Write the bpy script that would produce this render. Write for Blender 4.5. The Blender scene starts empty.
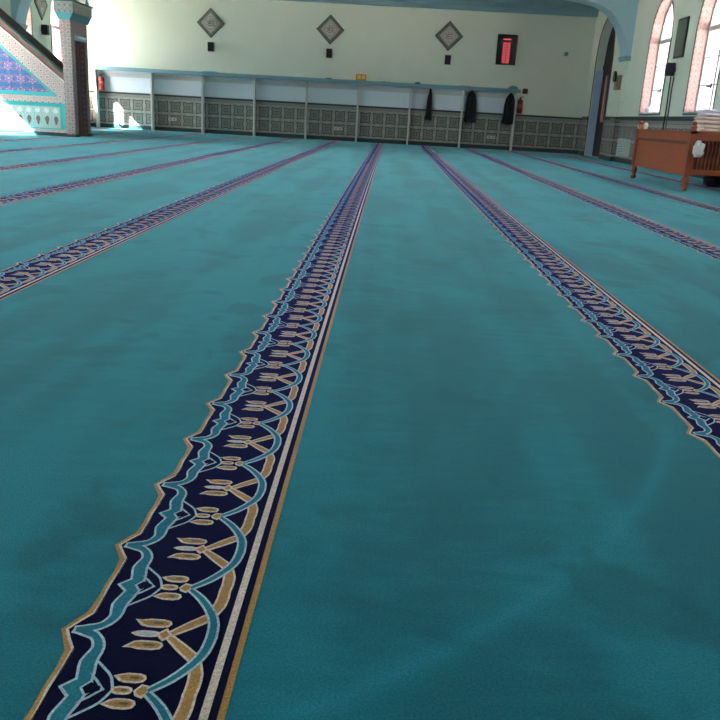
import bpy, math, random
from mathutils import Matrix, Vector, noise
R = random.Random(7)
PI = math.pi
sc = bpy.context.scene
COL = sc.collection
S = lambda r, g, b: tuple(((c/255)/12.92 if c/255 <= .04045 else ((c/255+.055)/1.055)**2.4) for c in (r, g, b)) + (1,)

# ------------------------------------------------------------------ camera
cd = bpy.data.cameras.new('camera'); cam = bpy.data.objects.new('camera', cd); COL.objects.link(cam)
Xc = (0.9980048, -0.0610482, 0.0161076); Yc = (0.0333265, 0.2926710, -0.9556323); Zc = (0.0536254, 0.9542624, 0.2941216)
m = Matrix((Xc, Yc, Zc)).to_4x4(); m.translation = (0, 0, .8)
cam.matrix_world = m
cd.sensor_width = 36; cd.lens = 793.09/720*36; cd.clip_start = .05; cd.clip_end = 300
sc.camera = cam

# ------------------------------------------------------------------ materials
def mat(name, col, rough=.6, metal=0, **kw):
    mt = bpy.data.materials.new(name); mt.use_nodes = True
    b = mt.node_tree.nodes['Principled BSDF']
    b.inputs['Base Color'].default_value = col; b.inputs['Roughness'].default_value = rough
    b.inputs['Metallic'].default_value = metal
    for k, v in kw.items(): b.inputs[k.replace('_', ' ')].default_value = v
    return mt
class NT:
    """small node-tree helper"""
    def __init__(s, mt): s.t = mt.node_tree; s.b = s.t.nodes['Principled BSDF']; s.n = s.t.nodes; s.l = s.t.links
    def new(s, ty, **kw):
        n = s.n.new(ty)
        for k, v in kw.items(): setattr(n, k, v)
        return n
    def set(s, sock, v):
        if hasattr(v, 'is_output') or isinstance(v, bpy.types.NodeSocket): s.l.new(v, sock)
        else: sock.default_value = v
    def m(s, op, a, b=0., c=None):
        n = s.new('ShaderNodeMath', operation=op); s.set(n.inputs[0], a); s.set(n.inputs[1], b)
        if c is not None: s.set(n.inputs[2], c)
        return n.outputs[0]
    def mix(s, f, a, b, mode='MIX'):
        n = s.new('ShaderNodeMix', data_type='RGBA', blend_type=mode)
        s.set(n.inputs[0], f); s.set(n.inputs[6], a); s.set(n.inputs[7], b); return n.outputs[2]
    def ramp(s, f, stops, interp='CONSTANT'):
        n = s.new('ShaderNodeValToRGB'); n.color_ramp.interpolation = interp
        e = n.color_ramp.elements
        while len(e) < len(stops): e.new(.5)
        for i, (p, c) in enumerate(stops): e[i].position = p; e[i].color = c
        s.set(n.inputs[0], f); return n.outputs[0]
    def coord(s): return s.new('ShaderNodeTexCoord').outputs['Object']
    def mapping(s, v, scale):
        n = s.new('ShaderNodeMapping'); s.l.new(v, n.inputs[0]); n.inputs['Scale'].default_value = scale; return n.outputs[0]
    def noise(s, v, scale, detail=3, rough=.5, dist=0):
        n = s.new('ShaderNodeTexNoise'); s.l.new(v, n.inputs['Vector']); n.inputs['Scale'].default_value = scale
        n.inputs['Detail'].default_value = detail; n.inputs['Roughness'].default_value = rough; n.inputs['Distortion'].default_value = dist
        return n.outputs[0]
    def bump(s, h, st, d=.01):
        n = s.new('ShaderNodeBump'); s.l.new(h, n.inputs['Height']); n.inputs['Strength'].default_value = st
        n.inputs['Distance'].default_value = d; s.l.new(n.outputs[0], s.b.inputs['Normal'])

def plaster(name, col, amt=.06):
    mt = mat(name, col, .85); t = NT(mt); c = t.coord()
    n1 = t.noise(c, .8, 4); dark = tuple(x*(1-amt*2.2) for x in col[:3])+(1,)
    t.l.new(t.mix(n1, col, dark), t.b.inputs['Base Color']); t.bump(t.noise(c, 60, 4), .15, .003)
    return mt
M_wall = plaster('wall_plaster', S(226, 228, 212))
M_ceil = plaster('ceiling_paint', S(140, 178, 186))
M_arch = plaster('arch_paint', S(170, 200, 212))
M_blue = mat('blue_paint', S(125, 160, 172), .55)
M_white = mat('white_paint', S(205, 205, 202), .5)
M_base = mat('dark_green_strip', S(28, 58, 58), .4)
M_dtrim = mat('dark_tile_trim', S(52, 62, 62), .4)
M_casing = mat('grey_casing', S(82, 84, 84), .5)
M_black = mat('black_plastic', S(16, 17, 20), .45)
M_navy = mat('dark_navy_plastic', S(22, 22, 48), .4)
M_red = mat('red_enamel', S(150, 26, 22), .35)
M_dred = mat('dark_red_enamel', S(120, 20, 24), .45)
M_frame = mat('window_frame_white', S(190, 188, 190), .4)
M_metal = mat('grey_metal', S(110, 112, 112), .35, .8)
M_door = mat('dark_brown_door', S(40, 26, 22), .5)
M_dblue = mat('pale_blue_leaf', S(176, 196, 222), .5)

def glass(name, tint=(1, 1, 1, 1)):
    mt = bpy.data.materials.new(name); mt.use_nodes = True; t = mt.node_tree; t.nodes.clear()
    o = t.nodes.new('ShaderNodeOutputMaterial'); a = t.nodes.new('ShaderNodeBsdfTransparent'); g = t.nodes.new('ShaderNodeBsdfGlossy')
    f = t.nodes.new('ShaderNodeFresnel'); x = t.nodes.new('ShaderNodeMixShader'); a.inputs[0].default_value = tint
    g.inputs['Roughness'].default_value = .02; f.inputs[0].default_value = 1.25
    ge = t.nodes.new('ShaderNodeNewGeometry'); mu = t.nodes.new('ShaderNodeMath'); mu.operation = 'SUBTRACT'; mu.inputs[0].default_value = 1
    t.links.new(ge.outputs['Backfacing'], mu.inputs[1]); m2 = t.nodes.new('ShaderNodeMath'); m2.operation = 'MULTIPLY'
    f.inputs[0].default_value = 1.3
    t.links.new(f.outputs[0], m2.inputs[0]); t.links.new(mu.outputs[0], m2.inputs[1])
    t.links.new(m2.outputs[0], x.inputs[0]); t.links.new(a.outputs[0], x.inputs[1]); t.links.new(g.outputs[0], x.inputs[2]); t.links.new(x.outputs[0], o.inputs[0])
    return mt
M_glass = glass('window_glass'); M_pglass = glass('pink_door_glass', S(205, 185, 182))

def emis(name, col, st):
    mt = mat(name, (0, 0, 0, 1), .6); b = mt.node_tree.nodes['Principled BSDF']
    b.inputs['Emission Color'].default_value = col; b.inputs['Emission Strength'].default_value = st
    return mt

def tile(name, ax, su, sv, bg, c1, c2, c3, petals=8, amp=.16, sq=False, off=(0, 0), rough=.35, fleck=None, grout=None):
    """repeating rosette tile: ax = two object axes used as u,v"""
    mt = mat(name, bg, rough); t = NT(mt); co = t.coord()
    sx = t.new('ShaderNodeSeparateXYZ'); t.l.new(co, sx.inputs[0])
    u = t.m('ADD', t.m('FRACT', t.m('DIVIDE', t.m('ADD', sx.outputs[ax[0]], off[0]), su)), -.5)
    v = t.m('ADD', t.m('FRACT', t.m('DIVIDE', t.m('ADD', sx.outputs[ax[1]], off[1]), sv)), -.5)
    if sq:
        au = t.m('ABSOLUTE', u); av = t.m('ABSOLUTE', v)
        mx = t.m('MAXIMUM', au, av); mn = t.m('MINIMUM', au, av)
        r = t.m('ADD', t.m('MULTIPLY', mx, .95), t.m('MULTIPLY', mn, .06))
        dent = t.m('MULTIPLY', t.m('COSINE', t.m('MULTIPLY', t.m('ARCTAN2', v, u), 4.)), .035)
        r = t.m('ADD', r, dent)
    else:
        rr = t.m('SQRT', t.m('ADD', t.m('MULTIPLY', u, u), t.m('MULTIPLY', v, v)))
        an = t.m('ARCTAN2', v, u)
        r = t.m('MULTIPLY', rr, t.m('ADD', 1., t.m('MULTIPLY', t.m('COSINE', t.m('MULTIPLY', an, float(petals))), amp)))
    if sq: col = t.ramp(r, [(0, c2), (.05, c1), (.11, c3), (.15, c2), (.19, c3), (.25, c2), (.29, c1), (.385, c2), (.405, bg), (.455, c3), (.47, bg)])
    else: col = t.ramp(r, [(0, c3), (.07, c1), (.14, c2), (.2, c3), (.26, c2), (.34, c1), (.41, bg)])
    if fleck:
        vo = t.new('ShaderNodeTexVoronoi'); t.l.new(co, vo.inputs['Vector']); vo.inputs['Scale'].default_value = fleck[0]
        msk = t.m('LESS_THAN', vo.outputs['Distance'], fleck[2])
        col = t.mix(msk, col, fleck[1])
    if grout:
        g = t.m('GREATER_THAN', t.m('MAXIMUM', t.m('ABSOLUTE', u), t.m('ABSOLUTE', v)), .482)
        g = t.m('MULTIPLY', g, t.m('MINIMUM', t.m('MAXIMUM', t.m('MULTIPLY', t.m('ADD', dy, .35), -1.8), 0.), 1.))
        col = t.mix(g, col, grout)
    t.l.new(col, t.b.inputs['Base Color'])
    return mt
G1, G2, G3, GB = S(84, 88, 84), S(156, 150, 142), S(112, 112, 106), S(180, 168, 160)
M_dadoX = tile('dado_tile_back', (0, 2), .4, .4, GB, G1, G2, G3, sq=True, off=(.1, -.14))
M_dadoY = tile('dado_tile_side', (1, 2), .4, .4, GB, G1, G2, G3, sq=True, off=(.1, -.14))
M_dbX = tile('dado_border_back', (0, 2), .1, .09, S(140, 142, 134), G1, G2, GB, petals=4, off=(0, -.97))
M_dbY = tile('dado_border_side', (1, 2), .1, .09, S(120, 126, 122), G1, G2, GB, petals=4, off=(0, -.97))
PK, TQ, DB, CR = S(196, 160, 158), S(60, 165, 170), S(40, 62, 130), S(214, 208, 196)
def mtile(n, ax, s, bg, a, b, c, **k): return tile(n, ax, s, s, bg, a, b, c, **k)
M_mband = mtile('pink_floral_tile', (0, 2), .13, S(190, 160, 156), S(80, 95, 110), CR, S(150, 90, 95), petals=4, amp=.25)
M_mblue = mtile('blue_floral_tile', (0, 2), .26, S(48, 104, 150), S(150, 90, 116), S(66, 96, 156), S(186, 150, 172), petals=6, amp=.3, fleck=(16, S(35, 60, 125), .22))
M_mteal = mat('turquoise_tile', S(58, 170, 172), .3)
M_mpil = mtile('pillar_tile_front', (0, 2), .14, S(150, 134, 134), S(76, 72, 86), S(190, 175, 165), S(140, 82, 92), petals=4, amp=.3)
M_mpilY = mtile('pillar_tile_side', (1, 2), .1, S(160, 128, 130), S(96, 74, 84), S(186, 160, 156), S(140, 82, 92), petals=4, amp=.3)
M_curt = mtile('brown_patterned_curtain', (1, 2), .12, S(92, 66, 66), S(58, 40, 46), S(120, 86, 84), S(140, 80, 80), petals=6, amp=.2, rough=.9)
M_cor = mat('cornice_turquoise', S(58, 140, 148), .35)
M_crown = mtile('crown_tile', (0, 2), .12, S(120, 150, 148), S(48, 74, 84), S(176, 150, 140), S(80, 50, 60), petals=4, amp=.3)
M_crownY = mtile('crown_tile_side', (1, 2), .12, S(140, 150, 146), S(58, 74, 84), S(186, 160, 150), S(90, 50, 60), petals=4, amp=.3)
M_wreveal = tile('pink_reveal_tile', (0, 2), .11, .11, S(178, 136, 136), S(130, 82, 82), S(190, 156, 150), S(120, 70, 70), petals=4, amp=.25, fleck=(30, S(120, 72, 76), .2))

def wood(name, a, b, sc3, rough=.4):
    mt = mat(name, a, rough); t = NT(mt); c = t.mapping(t.coord(), sc3)
    n = t.noise(c, 6, 5, .6, 1.2); t.l.new(t.mix(n, a, b), t.b.inputs['Base Color']); t.bump(n, .12, .004)
    return mt
M_woodY = wood('varnished_wood_long', S(180, 92, 54), S(120, 54, 30), (6, .6, 6))
M_woodX = wood('varnished_wood_wide', S(176, 88, 50), S(112, 48, 26), (.6, 6, 6))
M_woodZ = wood('varnished_wood_upright', S(168, 82, 46), S(104, 44, 26), (6, 6, .6))
M_dwood = wood('dark_stained_rail', S(122, 92, 82), S(84, 60, 54), (.6, 6, 3))

def fabric(name, a, b=None, scale=40, rough=.95, sheen=.3):
    mt = mat(name, a, rough, Sheen_Weight=sheen); t = NT(mt); c = t.coord()
    n = t.noise(c, scale, 4); t.l.new(t.mix(n, a, b or tuple(x*.7 for x in a[:3])+(1,)), t.b.inputs['Base Color'])
    t.bump(n, .3, .004); return mt
M_coat = fabric('black_cloth', S(20, 22, 26), S(9, 10, 13))
M_coat2 = fabric('charcoal_cloth', S(34, 36, 42), S(16, 17, 22))
M_blk = [fabric('pale_lilac_blanket', S(246, 230, 246), S(232, 206, 222), 9), fabric('pale_peach_blanket', S(246, 216, 204), S(222, 178, 164), 9), fabric('cream_pink_blanket', S(246, 222, 210), S(222, 184, 172), 9)]
M_bag = mat('white_plastic_film', S(206, 198, 196), .3)

# carpet
def carpet_mat(name, a, b, fine=(230, .35), sheen=.5, tint=S(120, 205, 215), marks=False):
    mt = mat(name, a, .95, Sheen_Weight=sheen, Sheen_Roughness=.45, Sheen_Tint=tint); t = NT(mt); co = t.coord()
    b_ = t.b; b_.inputs['Specular IOR Level'].default_value = .1
    col = a
    fn = t.noise(co, fine[0], 3, .85)
    if marks:
        gm = t.new('ShaderNodeNewGeometry').outputs['Position']
        big = t.noise(t.mapping(gm, (1.0, .45, 1)), 1.6, 4, .55, .6)
        lane = t.noise(t.mapping(gm, (3.2, .12, 1)), 1.0, 2, .5, .2)
        med = t.noise(t.mapping(gm, (1.4, 4.0, 1)), 5., 4, .6, .5)
        f = t.m('ADD', t.m('ADD', t.m('MULTIPLY', big, .45), t.m('MULTIPLY', lane, .4)), t.m('MULTIPLY', med, .15))
        f = t.ramp(f, [(.42, (0, 0, 0, 1)), (.57, (1, 1, 1, 1))], 'EASE')
        col = t.mix(f, b, a)
        # arc left by a brushed sweep of the pile
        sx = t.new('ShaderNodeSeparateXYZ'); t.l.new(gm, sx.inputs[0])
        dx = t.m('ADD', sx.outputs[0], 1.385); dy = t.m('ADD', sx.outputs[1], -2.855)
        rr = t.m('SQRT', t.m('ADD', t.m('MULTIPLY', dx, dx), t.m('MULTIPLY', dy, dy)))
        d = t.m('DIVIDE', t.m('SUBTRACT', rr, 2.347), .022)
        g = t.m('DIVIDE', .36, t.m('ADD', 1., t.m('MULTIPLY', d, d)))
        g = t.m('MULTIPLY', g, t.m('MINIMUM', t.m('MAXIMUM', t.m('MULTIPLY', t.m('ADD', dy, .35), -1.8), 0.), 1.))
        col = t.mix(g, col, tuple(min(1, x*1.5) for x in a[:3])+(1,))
        # trodden scuffs
        sm = t.noise(t.mapping(gm, (1.3, 1.1, 1)), 2.3, 3, .5, .4)
        sm = t.ramp(sm, [(.56, (0, 0, 0, 1)), (.66, (.5, .5, .5, 1))], 'EASE')
        col = t.mix(sm, col, tuple(x*.72 for x in b[:3])+(1,))
    dk = t.ramp(fn, [(.38, (1-fine[1],)*3+(1,)), (.62, (1+fine[1]*.3,)*3+(1,))], 'LINEAR')
    t.l.new(t.mix(1., col, dk, 'MULTIPLY'), b_.inputs['Base Color'])
    t.bump(fn, .5, .003)
    return mt
M_pile = carpet_mat('teal_pile', S(29, 127, 144), S(20, 104, 120), sheen=.3, tint=S(160, 216, 224), marks=True)
cm = lambda n, c, sh=.3, tn=S(215, 205, 255): carpet_mat(n, c, c, (260, .4), sh, tn)
M_cnavy = cm('navy_pile', S(1, 3, 24), .22, S(88, 86, 220))
M_cgold = cm('gold_pile', S(212, 148, 74))
M_ccream = cm('cream_pile', S(252, 216, 196))
M_clight = cm('light_blue_pile', S(206, 218, 228))
M_cteal = cm('motif_teal_pile', S(46, 132, 146), .25, S(160, 175, 240))
M_colive = cm('olive_pile', S(128, 112, 62))

# ------------------------------------------------------------------ mesh builder
class MB:
    def __init__(s): s.v = []; s.f = []; s.mi = []; s.sm = []
    def add(s, vs, fs, mi=0, smooth=False):
        o = len(s.v); s.v += [tuple(v) for v in vs]
        for f in fs: s.f.append([o+i for i in f]); s.mi.append(mi); s.sm.append(smooth)
        return s
    def box(s, x0, x1, y0, y1, z0, z1, mi=0, ch=0):
        if ch:   # chamfered box
            return s.prism([(x0+ch, z0), (x1-ch, z0), (x1, z0+ch), (x1, z1-ch), (x1-ch, z1), (x0+ch, z1), (x0, z1-ch), (x0, z0+ch)], y0, y1, 'y', mi)
        return s.add([(x0, y0, z0), (x1, y0, z0), (x1, y1, z0), (x0, y1, z0), (x0, y0, z1), (x1, y0, z1), (x1, y1, z1), (x0, y1, z1)],
                     [(3, 2, 1, 0), (4, 5, 6, 7), (0, 1, 5, 4), (1, 2, 6, 5), (2, 3, 7, 6), (3, 0, 4, 7)], mi)
    def prism(s, poly, a, b, axis='y', mi=0, smooth=False):
        def P(p, t): return {'y': (p[0], t, p[1]), 'x': (t, p[0], p[1]), 'z': (p[0], p[1], t)}[axis]
        n = len(poly); vs = [P(p, a) for p in poly]+[P(p, b) for p in poly]
        s.add(vs, [list(range(n))[::-1], list(range(n, 2*n))], mi)
        o = len(s.v)-2*n
        for i in range(n):
            j = (i+1) % n; s.f.append([o+i, o+j, o+n+j, o+n+i]); s.mi.append(mi); s.sm.append(smooth)
        return s
    def lathe(s, prof, cx, cy, mi=0, n=16, axis='z', c3=0):
        vs = []
        for (r, z) in prof:
            for k in range(n):
                a = 2*PI*k/n; c, q = r*math.cos(a), r*math.sin(a)
                vs.append({'z': (cx+c, cy+q, z), 'y': (cx+c, z, cy+q), 'x': (z, cx+c, cy+q)}[axis])
        fs = [[i*n+k, i*n+(k+1) % n, (i+1)*n+(k+1) % n, (i+1)*n+k] for i in range(len(prof)-1) for k in range(n)]
        fs.append(list(range(n))[::-1]); fs.append([(len(prof)-1)*n+k for k in range(n)])
        return s.add(vs, fs, mi, True)
    def tube(s, pts, r, mi=0, n=8):
        pts = [Vector(p) for p in pts]; vs = []; 
        for i, p in enumerate(pts):
            d = (pts[min(i+1, len(pts)-1)]-pts[max(i-1, 0)]).normalized()
            u = d.cross(Vector((0, 0, 1)) if abs(d.z) < .9 else Vector((1, 0, 0))).normalized(); w = d.cross(u)
            vs += [p+u*r*math.cos(2*PI*k/n)+w*r*math.sin(2*PI*k/n) for k in range(n)]
        fs = [[i*n+k, i*n+(k+1) % n, (i+1)*n+(k+1) % n, (i+1)*n+k] for i in range(len(pts)-1) for k in range(n)]
        fs += [list(range(n)), [(len(pts)-1)*n+k for k in range(n)]]
        return s.add(vs, fs, mi, True)
    def build(s, name, mats, parent=None, org=None):
        if not isinstance(mats, (list, tuple)): mats = [mats]
        o3 = Vector(org) if org is not None else (Vector(ORG[parent.name]) if parent else Vector((0, 0, 0)))
        me = bpy.data.meshes.new(name); me.from_pydata([tuple(Vector(v)-o3) for v in s.v], [], s.f)
        for mt in mats: me.materials.append(mt)
        for p, mi, sm in zip(me.polygons, s.mi, s.sm): p.material_index = mi; p.use_smooth = sm
        me.update()
        import bmesh
        bm = bmesh.new(); bm.from_mesh(me)
        if not getattr(s, 'flat', False): bmesh.ops.recalc_face_normals(bm, faces=bm.faces)
        bm.to_mesh(me); bm.free()
        ob = bpy.data.objects.new(name, me); COL.objects.link(ob)
        if parent: ob.parent = parent
        else: ob.location = o3
        ORG[ob.name] = tuple(o3)
        return ob
ORG = {}
def empty(name, loc, label, cat, group=None):
    o = bpy.data.objects.new(name, None); COL.objects.link(o); o.location = loc; ORG[o.name] = tuple(loc)
    o.empty_display_size = .1
    return tag(o, label, cat, group)
def tag(o, label, cat, group=None):
    o['label'] = label; o['category'] = cat
    if group: o['group'] = group
    return o
def struct(o): o['kind'] = 'structure'; return o
def sbuild(mb, name, mats, parent=None): return struct(mb.build(name, mats, parent)) if not parent else mb.build(name, mats, parent)
def copy_tree(o, loc, label, parent=None):
    c = o.copy(); COL.objects.link(c); c.parent = parent
    if loc is not None: c.location = loc
    if label: c['label'] = label
    ORG[c.name] = tuple(c.location)
    for ch in o.children: copy_tree(ch, None, None, c)
    return c

# ------------------------------------------------------------------ dimensions
XL, XR, YB, YF, ZC = -9.85, 6.1, 26.1, -7.5, 4.4
TH = .38

# ------------------------------------------------------------------ wall with pointed-arch openings
def arch_pts(s0, s1, spring, rise, n=9):
    """pointed arch from (s0,spring) over the apex to (s1,spring)"""
    c = (s0+s1)/2; w = (s1-s0)/2; k = 1.18
    R_ = ((w*k)); out = []
    for i in range(n+1):
        t = i/n; x = -1+t
        # ellipse-like shoulder with a slight point
        y = (1-abs(x)**2.1)**.5
        y = y*(.93)+.07*(1-abs(x))
        out.append((c+x*w, spring+rise*y))
    return out+[(2*c-a, b) for a, b in out[-2::-1]]
def wall_openings(mb, ax, a, b, s_start, s_end, ztop, ops):
    def P(t, s, z): return (t, s, z) if ax == 'x' else (s, t, z)
    def quad(t, s0, z0a, z1a, s1, z0b, z1b):
        mb.add([P(t, s0, z0a), P(t, s1, z0b), P(t, s1, z1b), P(t, s0, z1a)], [(0, 1, 2, 3)])
    cur = s_start
    for (s0, s1, sill, spring, rise) in sorted(ops):
        ap = arch_pts(s0, s1, spring, rise)
        for t in (a, b):
            quad(t, cur, 0, ztop, s0, 0, ztop)
            if sill > 0: quad(t, s0, 0, sill, s1, 0, sill)
            for p, q in zip(ap, ap[1:]): quad(t, p[0], p[1], ztop, q[0], q[1], ztop)
        ring = [(s0, sill)]+ap+[(s1, sill)]
        for p, q in zip(ring, ring[1:]+([ring[0]] if sill > 0 else [])):
            mb.add([P(a, *p), P(b, *p), P(b, *q), P(a, *q)], [(0, 1, 2, 3)])
        cur = s1
    for t in (a, b): quad(t, cur, 0, ztop, s_end, 0, ztop)
    for s_ in (s_start, s_end): mb.add([P(a, s_, 0), P(b, s_, 0), P(b, s_, ztop), P(a, s_, ztop)], [(0, 1, 2, 3)])
    mb.add([P(a, s_start, ztop), P(b, s_start, ztop), P(b, s_end, ztop), P(a, s_end, ztop)], [(0, 1, 2, 3)])
    mb.add([P(a, s_start, 0), P(b, s_start, 0), P(b, s_end, 0), P(a, s_end, 0)], [(0, 1, 2, 3)])
SILL, SPR, RISE = 1.2, 2.82, .92
WR = [(18.9, 20.4), (15.88, 17.38), (12.88, 14.38), (9.9, 11.4), (6.9, 8.4), (3.9, 5.4), (.9, 2.4), (-2.1, -.6)]  # unseen windows nearest the camera are added to brighten the near floor
WL = [(24.35, 25.6), (22.5, 23.05), (16.4, 18.0), (12.6, 14.1), (9.6, 11.1), (6.6, 8.1), (3.6, 5.1), (.6, 2.1), (-2.4, -.9)]  # here too the near-camera ones are unseen, added for light on the floor
DOOR = (23.55, 25.4)
ops_r = [(a, b, SILL, SPR, RISE) for a, b in WR]+[(DOOR[0], DOOR[1], 0, 2.75, 1.1)]
ops_l = [(a, b, 1.12, SPR, RISE) for a, b in WL]
mb = MB(); mb.box(XL-TH, XR+TH, YF-TH, YB+TH, -.3, -.012); sbuild(mb, 'floor', mat('concrete_screed', S(120, 120, 116), .9))
mb = MB(); mb.box(XL, XR, YB, YB+TH, 0, ZC); sbuild(mb, 'wall_back', M_wall)
mb = MB(); mb.box(XL, XR, YF-TH, YF, 0, ZC); sbuild(mb, 'wall_front', M_wall)
mb = MB(); wall_openings(mb, 'x', XR, XR+TH, YF-TH, YB+TH, ZC, ops_r); mb.flat = True; sbuild(mb, 'wall_right', M_wall)
mb = MB(); wall_openings(mb, 'x', XL, XL-TH, YF-TH, YB+TH, ZC, ops_l); mb.flat = True; sbuild(mb, 'wall_left', M_wall)
mb = MB(); mb.box(XL-TH, XR+TH, YF-TH, YB+TH, ZC, ZC+.25); sbuild(mb, 'ceiling', M_ceil)
# outside: pale paving and an unseen slab added to block high sun at left
mb = MB(); mb.box(-60, 60, -40, 70, -.6, -.32); sbuild(mb, 'ground', mat('pale_paving', S(190, 188, 180), .9))
BLK = 2.03
mb = MB(); mb.box(XL-TH-BLK, XL-TH, YF, YB+TH, ZC, ZC+.12); sbuild(mb, 'sun_blocker', mat('sun_blocker_concrete', S(200, 198, 192), .8))

# cornice on the back wall, transverse arch with corbels
mb = MB(); mb.prism([(YB-.16, 4.0), (YB, 4.0), (YB, ZC), (YB-.3, ZC), (YB-.3, 4.22), (YB-.16, 4.12)], XL, XR, 'x'); sbuild(mb, 'trim_1', M_blue)
face = [(4.3, 3.93), (4.71, 3.88), (5.15, 3.80), (5.47, 3.63), (5.72, 3.34), (5.86, 3.08), (5.94, 2.86), (5.98, 2.70), (5.985, 2.62)]
cx = (XL+XR)/2
poly = [(XR, ZC), (XR, 2.62)]+face[::-1]
lf = [(2*cx-x, z) for x, z in face]
mb = MB()
full = [(XR, 2.62)]+face[::-1]+lf+[(XL, 2.62)]
for p, q in zip(full, full[1:]):
    if abs(p[0]-q[0]) < 1e-6: q = (q[0]+1e-4, q[1])
    mb.add([(p[0], 21.85, p[1]), (q[0], 21.85, q[1]), (q[0], 21.85, ZC), (p[0], 21.85, ZC)], [(0, 1, 2, 3)], 0)
    mb.add([(p[0], 22.45, p[1]), (q[0], 22.45, q[1]), (q[0], 22.45, ZC), (p[0], 22.45, ZC)], [(0, 1, 2, 3)], 0)
    mb.add([(p[0], 21.85, p[1]), (q[0], 21.85, q[1]), (q[0], 22.45, q[1]), (p[0], 22.45, p[1])], [(0, 1, 2, 3)], 0)
mb.flat = True
sbuild(mb, 'trim_2', M_arch)
for i, (x0, x1) in enumerate(((XR-.15, XR), (XL, XL+.15))):
    mb = MB(); mb.prism([(x0 if i == 0 else x1, 2.62), (x1 if i == 0 else x0, 2.62), (x1 if i == 0 else x0, 2.5), ((x0+.06) if i == 0 else (x1-.06), 2.5)], 21.8, 22.5, 'y')
    sbuild(mb, 'trim_%d' % (3+i), M_blue)
    # shallow pilaster below the corbel
    mb = MB(); mb.box(x0+.03 if i == 0 else x0, x1 if i == 0 else x1-.03, 21.9, 22.4, 0, 2.5); sbuild(mb, 'trim_%d' % (5+i), M_wall)

# tiled dado
def dado(name, ax, t0, t1, s0, s1, mats, htop=1.1):
    mb = MB()
    def bx(a, b, z0, z1, mi):
        if ax == 'y': mb.box(s0, s1, min(a, b), max(a, b), z0, z1, mi)
        else: mb.box(min(a, b), max(a, b), s0, s1, z0, z1, mi)
    d = 1 if t1 > t0 else -1
    bx(t0, t1, .12, .965, 0); bx(t0, t1+d*.004, .965, 1.05, 1); bx(t0, t1+d*.015, 1.05, htop, 2); bx(t0, t1+d*.012, 0.001, .12, 3)  # lowest dark strip puts the shadow line at the wall foot into colour
    return sbuild(mb, name, mats)
dado('trim_7', 'y', YB, YB-.03, XL+.05, XR-.05, [M_dadoX, M_dbX, M_dtrim, M_base])
for i, (a, b) in enumerate(((YF, 21.9), (22.4, DOOR[0]-.06), (DOOR[1]+.06, YB))):
    dado('trim_%d' % (8+i), 'x', XR, XR-.03, a, b, [M_dadoY, M_dbY, M_dtrim, M_base], 1.14)
dado('trim_11', 'x', XL, XL+.03, YF, 21.9, [M_dadoY, M_dbY, M_dtrim, M_base])
dado('trim_12', 'x', XL, XL+.03, 22.4, YB, [M_dadoY, M_dbY, M_dtrim, M_base])
mb = MB(); mb.box(XR-.15, XR-.12, 21.87, 22.43, .12, 1.08, 0); mb.box(XR-.152, XR, 21.868, 21.9, .12, 1.08, 1)
mb.box(XR-.16, XR, 21.86, 22.44, 1.08, 1.13, 2); mb.box(XR-.16, XR, 21.86, 22.44, 0.001, .12, 3); sbuild(mb, 'trim_13', [M_dadoY, M_dadoX, M_dtrim, M_base])

# ------------------------------------------------------------------ windows
def offset_ring(s0, s1, sill, spring, rise, d):
    """outline grown by d (negative: shrunk)"""
    return [(s0-d, sill-d)]+arch_pts(s0-d, s1+d, spring, rise+d)+[(s1+d, sill-d)]
def ring_prism(mb, ax_t0, ax_t1, outer, inner, mi=0):
    n = len(outer)
    for i in range(n):
        j = (i+1) % n
        o0, o1, i0, i1 = outer[i], outer[j], inner[i], inner[j]
        a, b = ax_t0, ax_t1
        vs = [(a, *o0), (a, *o1), (a, *i1), (a, *i0), (b, *o0), (b, *o1), (b, *i1), (b, *i0)]
        mb.add(vs, [(0, 1, 2, 3), (7, 6, 5, 4), (0, 4, 5, 1), (3, 2, 6, 7)], mi)
def window(idx, side, s0, s1, sill, pink=True):
    d = 1 if side > 0 else -1; X0 = XR if side > 0 else XL
    xf = X0+d*.22
    g = lambda k: offset_ring(s0, s1, sill, SPR, RISE, k)
    mb = MB(); mb.flat = False
    ring_prism(mb, xf, xf+d*.06, g(-.001), g(-.06))
    c = (s0+s1)/2
    def bar(ya, yb, za, zb, t=.05): mb.box(min(xf+d*.005, xf+d*(.005+t)), max(xf+d*.005, xf+d*(.005+t)), ya, yb, za, zb)
    if not (side < 0 and 16 < s0 < 17): bar(c-.045, c+.045, sill+.05, SPR)
    bar(s0+.05, s1-.05, SPR-.04, SPR+.06, .055)
    for z in ((sill+.55, sill+1.08) if not (side < 0 and 16 < s0 < 17) else ()): bar(s0+.05, s1-.05, z-.012, z+.012, .03)
    w = sbuild(mb, 'window_%d' % idx, M_frame)
    p = MB(); ring = g(-.05); o = len(ring); p.prism(ring, xf+d*.03, xf+d*.036, 'x'); p.build('pane', M_glass, w)
    r = MB(); ring_prism(r, X0+d*.001, xf, g(0.0), g(-.012)); r.build('reveal_tiles', M_wreveal, w)
    k = MB(); ring_prism(k, X0-d*.012, X0+d*.004, g(.035), g(0)); k.build('casing', M_casing, w)
    q = MB(); q.box(min(X0-d*.04, xf), max(X0-d*.04, xf), s0+.012, s1-.012, sill+.001, sill+.03); q.build('sill', M_frame, w)
    h = MB(); h.box(min(xf-d*.03, xf), max(xf-d*.03, xf), c+.06, c+.085, sill+.48, sill+.58)
    h.box(min(xf-d*.06, xf-d*.03), max(xf-d*.06, xf-d*.03), c+.06, c+.20, sill+.5, sill+.53); h.build('handle', M_black, w)
i = 1
for a, b in WR: window(i, 1, a, b, SILL); i += 1
for a, b in WL: window(i, -1, a, b, 1.12); i += 1

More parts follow.
